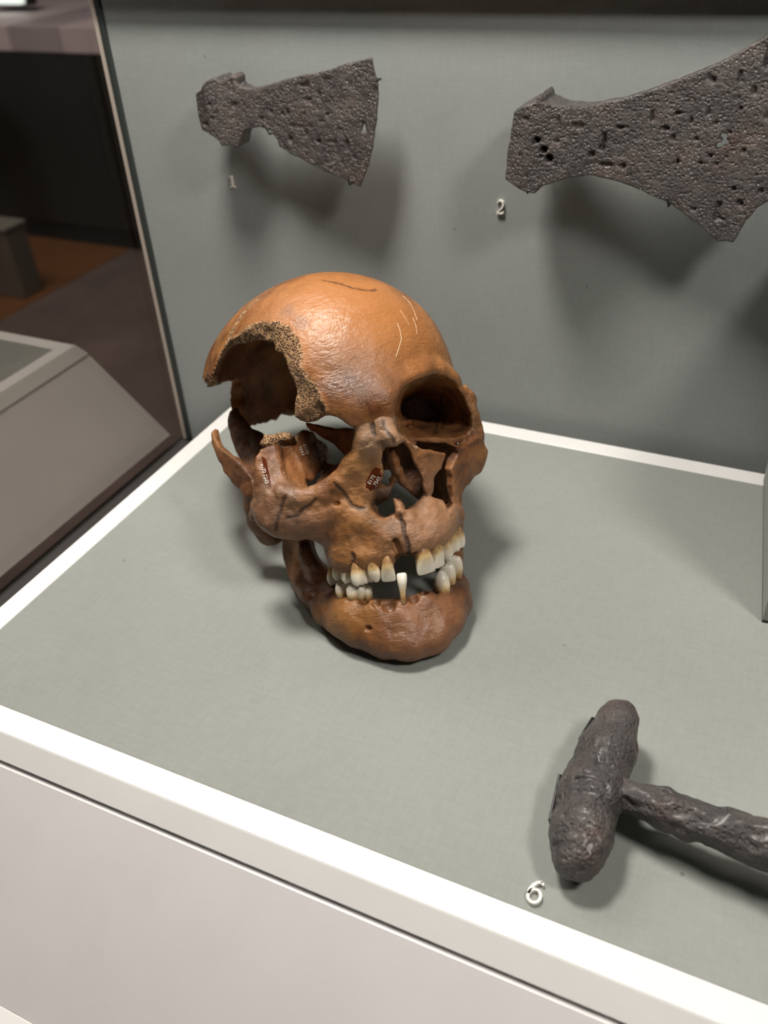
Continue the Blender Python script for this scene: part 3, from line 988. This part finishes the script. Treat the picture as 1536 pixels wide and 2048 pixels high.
gl = NM('dimming_glass')
lw = gl.node('ShaderNodeLayerWeight', {'Blend': .5})
fac = gl.math('ADD', gl.math('MULTIPLY', gl.math('POWER', lw.outputs['Facing'], 5.0), .9), .012)
tr = gl.node('ShaderNodeBsdfTransparent', {'Color': (.665, .65, .63, 1)})  # grey-brown tint put into the pane to dim the twin plinth and gallery
gs = gl.node('ShaderNodeBsdfGlossy', {'Color': (1, 1, 1, 1), 'Roughness': 0.0})
mx = gl.node('ShaderNodeMixShader', {0: fac, 1: tr.outputs[0], 2: gs.outputs[0]})
gl.t.links.new(mx.outputs[0], gl.out.inputs['Surface'])
glass = empty('window_1', (0, 0, 0))
tag(glass, kind='structure')
bm_obj('glass_pane', box_bm(-310.8, -305.8, -330, YW + 6, -74, 420), gl.m, glass)
bm_obj('sealing_strip', box_bm(-302.2, -298.9, YW - 3, YW + 6, -74, 420), NM('dark_seal').b(Base_Color=(.03, .036, .033, 1), Roughness=.5).m, glass)
bm_obj('edge_strip', box_bm(-305.4, -302.3, YW - 3, YW + 6, -74, 420), NM('tan_edge').b(Base_Color=(.42, .36, .30, 1), Roughness=.5).m, glass)

# light hood across the top of the case: keeps the upper strip of the back wall in shade
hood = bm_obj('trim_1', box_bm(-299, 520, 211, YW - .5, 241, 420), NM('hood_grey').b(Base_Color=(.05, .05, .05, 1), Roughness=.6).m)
tag(hood, kind='structure')

# cloth covered block standing at the right end
blk = empty('display_block', mmv((137, 82, 0)))
tag(blk, 'grey cloth covered display block at the right edge of the plinth', 'display block')
B_, C_ = np.array([137.0, 82]), np.array([124.0, 203])
dirv = (C_ - B_) / np.linalg.norm(C_ - B_)
nrm = np.array([dirv[1], -dirv[0]])
base = [B_, B_ + nrm * 150, C_ + nrm * 150, C_]
v = [((p[0] - 137) * MM, (p[1] - 82) * MM, z * MM) for z in (1.5, 150) for p in base]
mesh_obj('block_body', v, [(3, 2, 1, 0), (4, 5, 6, 7), (0, 1, 5, 4), (1, 2, 6, 5), (2, 3, 7, 6), (3, 0, 4, 7)], cloth, blk)
v = [((p[0] - 137) * MM, (p[1] - 82) * MM, z * MM) for z in (0.02, 1.5) for p in base]
mesh_obj('base_board', v, [(3, 2, 1, 0), (4, 5, 6, 7), (0, 1, 5, 4), (1, 2, 6, 5), (2, 3, 7, 6), (3, 0, 4, 7)], dark_gap, blk)

# ------------------------------------------------------------------ corroded iron
def iron_material(name, rust=.25, shine=.33, bump=.9, dk=1.0):
    n = NM(name)
    c = n.coord('Object')
    big = n.noise(c, 60, 5, .65)
    fine = n.noise(c, 760, 5, .65, .6)
    col = n.ramp(big, [(.3, (.026 * dk, .022 * dk, .021 * dk)), (.5, (.056 * dk, .046 * dk, .042 * dk)), (.68, (.105 * dk, .080 * dk, .068 * dk))])
    col = n.mix(n.math('MULTIPLY', n.ramp(n.noise(c, 36, 4, .6), [(.52, 0.0), (.72, 1.0)]), rust), col, (.11, .035, .018))
    pit = n.vor(c, 520, 'F1', 'Distance')
    h = n.math('ADD', n.math('MULTIPLY', fine, .8), n.math('MULTIPLY', n.ramp(pit, [(.05, 0.0), (.45, 1.0)]), .5))
    nb = n.bump(h, bump, .0014)
    n.b(Base_Color=col, Roughness=n.ramp(fine, [(.3, shine - .06), (.7, shine + .18)]), Normal=nb)
    n.set(n.bsdf, 'Specular IOR Level', .85)
    n.set(n.bsdf, 'Coat Weight', .25)
    n.set(n.bsdf, 'Coat Roughness', .25)
    return n.m
iron = iron_material('pitted_black_iron', .2, .30)
iron2 = iron_material('pitted_brown_iron', .35, .32)
iron3 = iron_material('crusted_brown_iron', .35, .50, .8, .85)
pin_black = NM('black_pin').b(Base_Color=(.01, .01, .01, 1), Roughness=.35).m

def iron_plate(name, pix, yc, thick_fn, holes, res, mat, parent, seed, rough=1.0):
    P = np.array([on_plane(u, v, 1, yc) for u, v in pix])
    poly = P[:, [0, 2]]
    lo = np.array([poly[:, 0].min() - 4, yc - 16, poly[:, 1].min() - 4])
    hi = np.array([poly[:, 0].max() + 4, yc + 16, poly[:, 1].max() + 4])
    F = Field(lo, hi, res)
    sl, X, Y, Z = F.full()
    d2 = sd_poly(X[:, :, 0] + 0 * Z[:, 0, :], Z[:, 0, :] + 0 * X[:, :, 0], poly)          # x,z plane
    d2 = d2[:, None, :]
    th = thick_fn(X, Z, d2)
    e = .8
    a, b = d2 + e, np.abs(Y - yc) - th + e
    F.D[:] = np.minimum(np.maximum(a, b), 0) + np.sqrt(np.maximum(a, 0) ** 2 + np.maximum(b, 0) ** 2) - e
    F.D[:] += rough * (.8 * vnoise(X, Y, Z, 6, seed) + .9 * vnoise(X, Y, Z, 2.6, seed + 1) + .7 * vnoise(X, Y, Z, 1.4, seed + 2))
    pit = vnoise(X, Y, Z, 3.6, seed + 3)
    F.D[:] += np.maximum(pit - .26, 0) * 9 * np.clip(-d2 / 4 - .4, 0, 1)
    for (u, v, r, dep) in holes:
        c = on_plane(u, v, 1, yc)
        F.cut(p_cap((c[0], yc - 16, c[2]), (c[0] + .6, yc - 16 + dep, c[2] + .4), r), .3)
    V, Q = F.mesh()
    V, Q, ok = keep_big(V, Q, .05)
    o = np.array(parent.location) / MM
    return np_mesh(name, (V - o) * MM, Q, mat, parent)

axe1_pix = [(406, 180), (420, 173), (424, 162), (431, 154), (446, 151), (455, 158), (465, 149), (474, 146), (482, 151), (483, 164), (489, 171), (508, 175), (533, 171), (571, 158), (612, 149), (653, 141), (694, 127), (744, 115),
            (748, 134), (756, 160), (757, 199), (753, 243), (746, 295), (736, 336), (722, 375), (708, 366), (684, 355), (653, 342), (621, 325), (585, 306), (563, 292), (558, 279), (544, 260), (522, 253), (506, 254), (496, 260), (492, 273), (489, 287), (481, 292), (474, 285), (458, 285), (455, 276), (444, 265), (432, 257), (420, 254), (414, 238), (409, 208)]
AX1 = 200.0
pA = on_plane(406, 215, 1, AX1)
axe1 = empty('axe_head', mmv((pA[0] + 55, AX1, pA[2] - 40)))
tag(axe1, 'small corroded iron axe head with a flaring blade, mounted above the numeral 1', 'axe head')
def th1(X, Z, d2):
    s = np.clip((X - pA[0]) / 100.0, 0, 1)
    eye = 7.5 * np.clip(1 - np.abs(s - .10) / .30, 0, 1)
    return np.maximum(2.8 + eye * 1.0 - 1.1 * s, 1.3) * np.clip((1.06 - s) / .10, .6, 1)
iron_plate('blade', axe1_pix, AX1, th1, [(570, 226, 1.3, 40), (583, 242, 1.0, 13), (581, 272, 1.3, 13.2), (634, 247, .9, 13.4), (668, 304, 1.1, 13.2), (714, 305, 1.2, 13.2), (683, 240, .9, 13.4), (644, 190, .9, 13.4), (700, 170, .9, 13.4)], .55, iron, axe1, 60, .5)

axe2_pix = [(1040, 213), (1070, 197), (1085, 194), (1085, 185), (1092, 181), (1098, 187), (1099, 196), (1132, 206), (1165, 207), (1197, 205), (1251, 194), (1306, 176), (1378, 150), (1450, 120), (1494, 94), (1536, 69), (1580, 38), (1612, 10), (1630, 60), (1638, 130), (1630, 210), (1600, 300), (1560, 372), (1536, 402), (1516, 413), (1494, 438), (1467, 485), (1454, 480), (1436, 481), (1396, 445), (1342, 405), (1288, 380), (1233, 358), (1183, 348), (1132, 351), (1096, 362), (1081, 376), (1052, 366), (1022, 348), (1027, 293), (1036, 243)]
AX2 = 196.0
pB = on_plane(1030, 290, 1, AX2)
axe2 = empty('axe_head', mmv((pB[0] + 60, AX2, pB[2])))
tag(axe2, 'large corroded iron axe head with a broad curved blade, mounted beside the numeral 2', 'axe head')
def th2(X, Z, d2):
    s = np.clip((X - pB[0]) / 140.0, 0, 1)
    eye = 9.0 * np.clip(1 - np.abs(s - .07) / .22, 0, 1)
    return np.maximum(3.6 + eye - 1.6 * s, 1.8)
iron_plate('blade', axe2_pix, AX2, th2, [(1447, 272, 1.6, 40), (1451, 284, 1.5, 40), (1440, 289, 1.4, 40), (1435, 293, 1.0, 40), (1106, 308, 2.0, 9), (1085, 270, 1.6, 8), (1184, 306, 1.6, 13), (1478, 404, 1.6, 14), (1466, 376, 1.2, 14), (1480, 216, 1.0, 14), (1097, 290, 1.8, 9)], .6, iron2, axe2, 70, .5)
lump = p_cap((0, 0, 0), (0, 0, 0), 1)

def rod(bm, a, b, r, seg=10):
    a, b = Vector(a), Vector(b)
    d = b - a
    m = Matrix.Translation((a + b) / 2) @ d.to_track_quat('Z', 'Y').to_matrix().to_4x4()
    bmesh.ops.create_cone(bm, cap_ends=True, segments=seg, radius1=r, radius2=r, depth=d.length, matrix=m)
def pin(parent, pts, r=.6):
    bm = bmesh.new()
    o = Vector(parent.location)
    for p, q in zip(pts[:-1], pts[1:]):
        rod(bm, Vector(mmv(p)) - o, Vector(mmv(q)) - o, r * MM)
    return bm_obj('mounting_pin', bm, pin_black, parent)
def clip(parent, u, v, yc, th, out, inset=5):
    """a rod hidden behind the iron ends in a small hook bent round its edge; out = direction away from the iron"""
    p = on_plane(u, v, 1, yc)
    o = np.array([out[0], 0, out[1]])
    e = p + o * .8
    i = p - o * inset
    pin(parent, [(i[0], YW + .3, i[2]), (i[0], yc + th, i[2]), (e[0], yc + th, e[2]), (e[0], yc - th, e[2]), (p[0] - o[0] * 2.6, yc - th, p[2] - o[2] * 2.6)], .5)
clip(axe1, 755, 160, AX1, 2.4, (1, 0), 17)
clip(axe1, 703, 364, AX1, 2.8, (.2, -1))
clip(axe1, 546, 262, AX1, 4.6, (.5, -.9))
clip(axe2, 1340, 404, AX2, 4.4, (.3, -1))
clip(axe2, 1066, 372, AX2, 9.5, (0, -1))

# ---- hammer on the cloth
h0, h1 = on_plane(1240, 1436, 2, 19), on_plane(1155, 1712, 2, 13)
ham = empty('iron_hammer', mmv(((h0[0] + h1[0]) / 2, (h0[1] + h1[1]) / 2, 0)))
tag(ham, 'crusted iron hammer lying on the grey cloth above the numeral 6', 'hammer')
oh = np.array(ham.location) / MM
def field_obj(name, F, mat, parent):
    V, Q = F.mesh()
    V, Q, ok = keep_big(V, Q, .05)
    return np_mesh(name, (V - np.array(parent.location) / MM) * MM, Q, mat, parent)
FH = Field((60, -105, 1), (125, 15, 38), .6)
def headp(u, v, z, r):
    return (*on_plane(u, v, 2, z), r)
add_chain(FH, [headp(1244, 1436, 20, 7.6), headp(1224, 1500, 18, 9.6), headp(1190, 1590, 16, 10.8), headp(1170, 1665, 14.5, 10.4), headp(1160, 1710, 13, 9.2)], 3)
add_chain(FH, [headp(1228, 1436, 17, 7.2), headp(1200, 1500, 15, 9.0), headp(1164, 1590, 13, 10.0), headp(1150, 1665, 12, 9.8), headp(1144, 1710, 11.5, 8.6)], 3)
sl, X, Y, Z = FH.full()
FH.D[:] += .9 + .8 * vnoise(X, Y, Z, 9, 81) + .9 * vnoise(X, Y, Z, 4, 82) + .8 * vnoise(X, Y, Z, 1.8, 83)
FH.D[:] += np.maximum(vnoise(X, Y, Z, 5, 84) - .25, 0) * 6
field_obj('hammer_head', FH, iron3, ham)
FS = Field((95, -95, 2), (260, -20, 50), .8)
a, b = on_plane(1240, 1588, 2, 17), on_plane(1535, 1690, 2, 22)
end = a + (b - a) * 2.3
add_chain(FS, [(*a, 6.2), (*(a + (b - a) * .35), 7.2), (*b, 8.6), (*end, 9.5)], 2)
sl, X, Y, Z = FS.full()
FS.D[:] += .6 + 1.8 * vnoise(X * .3, Y, Z, 2.6, 91) + 1.4 * vnoise(X, Y, Z, 5, 92) + 1.2 * vnoise(X * .5, Y, Z, 1.7, 93)
field_obj('hammer_shaft', FS, iron3, ham)
p = on_plane(1120, 1550, 2, 15)
q = on_plane(1100, 1640, 2, 13)
pin(ham, [(p[0], p[1], p[2]), (q[0], q[1], q[2]), (q[0] + 4, q[1], 0)], .7)
p = on_plane(1186, 1436, 2, 16)
q = on_plane(1160, 1478, 2, 15)
pin(ham, [(p[0], p[1], p[2]), (q[0], q[1], q[2]), (q[0] + 3, q[1], 0)], .7)

# ------------------------------------------------------------------ numerals
num_white = NM('numeral_white').b(Base_Color=(.86, .83, .74, 1), Roughness=.5).m
def stroke_poly(path, closed=False):
    """variable width stroke (x, y, w) -> list of quads"""
    n = len(path)
    L, R = [], []
    for i in range(n):
        a = np.array(path[max(i - 1, 0)][:2])
        b = np.array(path[min(i + 1, n - 1)][:2])
        t = (b - a) / (np.linalg.norm(b - a) + 1e-9)
        nn = np.array([-t[1], t[0]])
        p = np.array(path[i][:2])
        w = path[i][2] / 2
        L.append(p + nn * w)
        R.append(p - nn * w)
    return L, R
def numeral(name, strokes, origin, ux, uy, h, depth, label):
    """raised figure built from strokes in a unit box"""
    ux, uy = np.array(ux, float), np.array(uy, float)
    nz = np.cross(ux, uy)
    v, f = [], []
    for path in strokes:
        L, R = stroke_poly(path)
        k = len(L)
        b0 = len(v)
        for side, z in ((L, 0), (R, 0), (L, depth), (R, depth)):
            v += [ux * (q[0] * h) + uy * (q[1] * h) + nz * z for q in side]
        for i in range(k - 1):
            l0, r0_, l1, r1_ = b0 + i, b0 + k + i, b0 + 2 * k + i, b0 + 3 * k + i
            f += [(l1, r1_, r1_ + 1, l1 + 1), (l0, l0 + 1, r0_ + 1, r0_), (l0, l1, l1 + 1, l0 + 1), (r0_, r0_ + 1, r1_ + 1, r1_)]
        f += [(b0, b0 + k, b0 + 3 * k, b0 + 2 * k), (b0 + k - 1, b0 + 3 * k - 1, b0 + 4 * k - 1, b0 + 2 * k - 1)]
    o = mesh_obj(name, [mmv(p) for p in v], f, num_white, None, False, mmv(origin))
    tag(o, label, 'numeral', 'case numerals')
    return o
def arc(cx, cy, rx, ry, a0, a1, n, w0, w1=None):
    w1 = w0 if w1 is None else w1
    return [(cx + rx * math.cos(math.radians(a0 + (a1 - a0) * i / n)), cy + ry * math.sin(math.radians(a0 + (a1 - a0) * i / n)), w0 + (w1 - w0) * i / n) for i in range(n + 1)]
ONE = [[(.0, -.5, .17), (.0, .5, .17)], [(-.26, -.46, .09), (.26, -.46, .09)], [(-.02, .47, .10), (-.24, .36, .07)]]
TWO = [arc(-.01, .23, .23, .24, 165, -25, 14, .07, .15) + [(.10, -.06, .13), (-.06, -.24, .09), (-.22, -.40, .07)], [(-.28, -.43, .13), (.0, -.44, .13), (.20, -.43, .12), (.27, -.28, .05)]]
SIX = [arc(.02, -.20, .24, .28, 90, 450, 20, .11), [(-.22, -.20, .14), (-.21, 0, .14), (-.14, .22, .13), (-.02, .38, .11), (.16, .47, .08)], [(.10, .46, .05), (.17, .40, .12), (.22, .34, .05)]]
p1 = on_plane(466, 362, 1, YW)
p2 = on_plane(1002, 413, 1, YW)
p6 = on_plane(1070, 1787, 2, 0.05)
numeral('numeral', ONE, (p1[0], YW + .05, p1[2]), (1, 0, 0), (0, 0, 1), 7.2, 1.8, 'small raised white numeral 1 on the back wall under the small axe head')
numeral('numeral', TWO, (p2[0], YW + .05, p2[2]), (1, 0, 0), (0, 0, 1), 7.6, 1.8, 'small raised white numeral 2 on the back wall beside the large axe head')
numeral('numeral', SIX, (p6[0], p6[1], .2), (1, 0, 0), (0, 1, 0), 9.2, 1.6, 'raised white numeral 6 lying on the grey cloth below the hammer')

# ------------------------------------------------------------------ twin plinth in the unlit case next door
twin = plinth.copy()
COL.objects.link(twin)
twin.location = mmv((2 * -299.0 - 0.0, 0, 0))
twin.scale = (-1, 1, 1)
tag(twin, 'unlit twin plinth with sloping sides, standing beyond the side glass', 'plinth')
for ch in list(plinth.children):
    c_ = ch.copy()
    COL.objects.link(c_)
    c_.parent = twin
# ------------------------------------------------------------------ the dim gallery beyond the side glass
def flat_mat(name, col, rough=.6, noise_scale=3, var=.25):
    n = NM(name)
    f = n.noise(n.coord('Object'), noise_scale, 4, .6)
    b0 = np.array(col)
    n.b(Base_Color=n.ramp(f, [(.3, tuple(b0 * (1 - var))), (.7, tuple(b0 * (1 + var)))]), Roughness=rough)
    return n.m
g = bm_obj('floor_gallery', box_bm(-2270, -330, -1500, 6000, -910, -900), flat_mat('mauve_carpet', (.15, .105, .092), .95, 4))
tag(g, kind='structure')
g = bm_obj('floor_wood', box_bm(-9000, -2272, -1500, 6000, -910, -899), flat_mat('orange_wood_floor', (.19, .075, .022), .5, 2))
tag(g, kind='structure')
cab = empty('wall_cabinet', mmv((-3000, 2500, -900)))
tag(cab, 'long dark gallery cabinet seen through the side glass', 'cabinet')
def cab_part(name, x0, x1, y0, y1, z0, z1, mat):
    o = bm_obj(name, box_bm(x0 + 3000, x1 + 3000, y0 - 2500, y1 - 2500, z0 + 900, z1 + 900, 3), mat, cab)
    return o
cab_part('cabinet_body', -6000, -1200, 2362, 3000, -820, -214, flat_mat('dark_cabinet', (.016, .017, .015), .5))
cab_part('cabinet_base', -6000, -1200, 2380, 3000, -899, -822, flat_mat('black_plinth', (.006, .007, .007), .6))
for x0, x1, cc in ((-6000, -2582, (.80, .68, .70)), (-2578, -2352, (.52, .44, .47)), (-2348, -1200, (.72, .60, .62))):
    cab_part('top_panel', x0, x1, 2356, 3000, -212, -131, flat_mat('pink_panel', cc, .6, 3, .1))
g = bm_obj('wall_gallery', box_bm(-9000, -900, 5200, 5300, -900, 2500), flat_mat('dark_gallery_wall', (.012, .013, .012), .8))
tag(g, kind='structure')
post = empty('floor_stand', mmv((-2393, 1900, -899)))
tag(post, 'pale square stand on the wood floor beyond the side glass', 'stand')
bm_obj('stand_body', box_bm(-77, 77, -45, 50, 0, 235, 6), flat_mat('pale_stand', (.17, .14, .11), .6), post)
bm_obj('stand_cap', box_bm(-82, 82, -50, 55, 236, 250, 4), flat_mat('pale_stand_cap', (.22, .21, .17), .6), post)
pl = on_plane(10, 2, 1, 2600)
sg = empty('gallery_lamp', mmv(pl))
tag(sg, 'bright blurred gallery lamp in the far top left corner', 'lamp')
lm = NM('lamp_glow')
lm.b(Base_Color=(.9, .95, 1, 1))
lm.set(lm.bsdf, 'Emission Color', (.85, 1, .95, 1))
lm.set(lm.bsdf, 'Emission Strength', 2.0)
bm_obj('lamp_diffuser', box_bm(-95, 72, 0, 30, -12, 60, 5), lm.m, sg)
bm_obj('lamp_housing', box_bm(-105, 82, 30, 80, -20, 70, 5), dark_gap, sg)

# ------------------------------------------------------------------ writing and scratches on the bone
def fnormal(F, p):
    e = 1.2
    P = np.array([p + e * np.eye(3)[i] * s for i in range(3) for s in (1, -1)], np.float32)
    d = F.sample(F.D, P)
    g = np.array([d[0] - d[1], d[2] - d[3], d[4] - d[5]])
    return g / (np.linalg.norm(g) + 1e-9)

ink = NM('white_ink').b(Base_Color=(.80, .74, .62, 1), Roughness=.6).m
varnish = NM('red_brown_varnish').b(Base_Color=(.085, .018, .006, 1), Roughness=.15).m
pale_scratch = NM('pale_scratch').b(Base_Color=(.62, .42, .26, 1), Roughness=.6).m

def bone_text(F, parent, string, u, v, size, ang):
    p = fhit(F, u, v)
    n = fnormal(F, p)
    a = math.radians(ang)
    q = fhit(F, u + 6 * math.cos(a), v + 6 * math.sin(a))
    ux = q - p
    ux -= n * (ux @ n)
    ux /= np.linalg.norm(ux)
    uy = np.cross(ux, n)          # the skull's frame is left-handed
    cu = bpy.data.curves.new('inventory_number', 'FONT')
    cu.body = string
    cu.size = size * MM
    cu.align_x = 'CENTER'
    cu.align_y = 'CENTER'
    cu.extrude = .00004
    tmp = bpy.data.objects.new('tmp_text', cu)
    COL.objects.link(tmp)
    bpy.context.view_layer.update()
    me = bpy.data.meshes.new_from_object(tmp.evaluated_get(bpy.context.evaluated_depsgraph_get()))
    bpy.data.objects.remove(tmp)
    # drape every vertex over the bone
    for vt in me.vertices:
        w = p + ux * (vt.co.x / MM) + uy * (vt.co.y / MM)
        for _ in range(4):
            w = w - n * float(F.sample(F.D, np.array([w], np.float32))[0]) * .8
        vt.co = Vector(mmv(w + n * (.30 + vt.co.z / MM)))
    me.materials.append(ink)
    me.name = 'inventory_number'
    o = bpy.data.objects.new('inventory_number', me)
    COL.objects.link(o)
    o.parent = parent
    return o

def patch(F, parent, outline, name='varnish_patch', mat=None, lift=.22):
    c = np.mean(outline, 0)
    p0 = fhit(F, c[0], c[1])
    v, f = [], []
    rings = (0, .35, .7, 1.0)
    k = len(outline)
    for r in rings:
        for (u, w) in outline:
            rr = r
            p = fhit(F, c[0] + (u - c[0]) * rr, c[1] + (w - c[1]) * rr)
            while np.linalg.norm(p - p0) > 9 and rr > .1:          # stay on the bone at its broken edge
                rr -= .06
                p = fhit(F, c[0] + (u - c[0]) * rr, c[1] + (w - c[1]) * rr)
            v.append(mmv(p + fnormal(F, p) * (lift if r < 1 else .02)))
    for r in range(len(rings) - 1):
        for i in range(k):
            j = (i + 1) % k
            f.append((r * k + i, r * k + j, (r + 1) * k + j, (r + 1) * k + i))
    return mesh_obj(name, v, f, mat or varnish, parent, True)

patch(G, face, [(752, 934), (762, 938), (767, 950), (765, 964), (760, 974), (750, 980), (740, 982), (732, 976), (732, 964), (738, 952), (744, 940)])
bone_text(G, face, 'E172', 743, 959, 2.3, -58)
bone_text(G, face, '7543', 754, 962, 2.3, -58)
patch(G, face, [(523, 912), (532, 918), (538, 945), (543, 975), (537, 972), (528, 945)], mat=varnish)
bone_text(G, face, 'E172 7543', 529, 948, 2.3, 76)
bone_text(G, face, 'E172', 611, 899, 2.6, 66)
bone_text(G, face, '7543', 602, 902, 2.6, 66)
bone_text(G, face, '712', 829, 893, 2.0, 30)

def scratch(F, parent, pts, r=.16):
    P = [fhit(F, u, v) for u, v in pts]
    bm = bmesh.new()
    for a, b in zip(P[:-1], P[1:]):
        rod(bm, mmv(a), mmv(b), r * MM, 6)
    return bm_obj('scratch', bm, pale_scratch, parent)
scratch(A, vault, [(806, 592), (820, 606), (828, 622), (834, 640)])
scratch(A, vault, [(826, 636), (832, 652), (834, 668)])
scratch(A, vault, [(794, 646), (800, 660), (803, 678), (798, 696), (792, 714)], .2)
scratch(A, vault, [(800, 620), (808, 632), (818, 650)], .12)
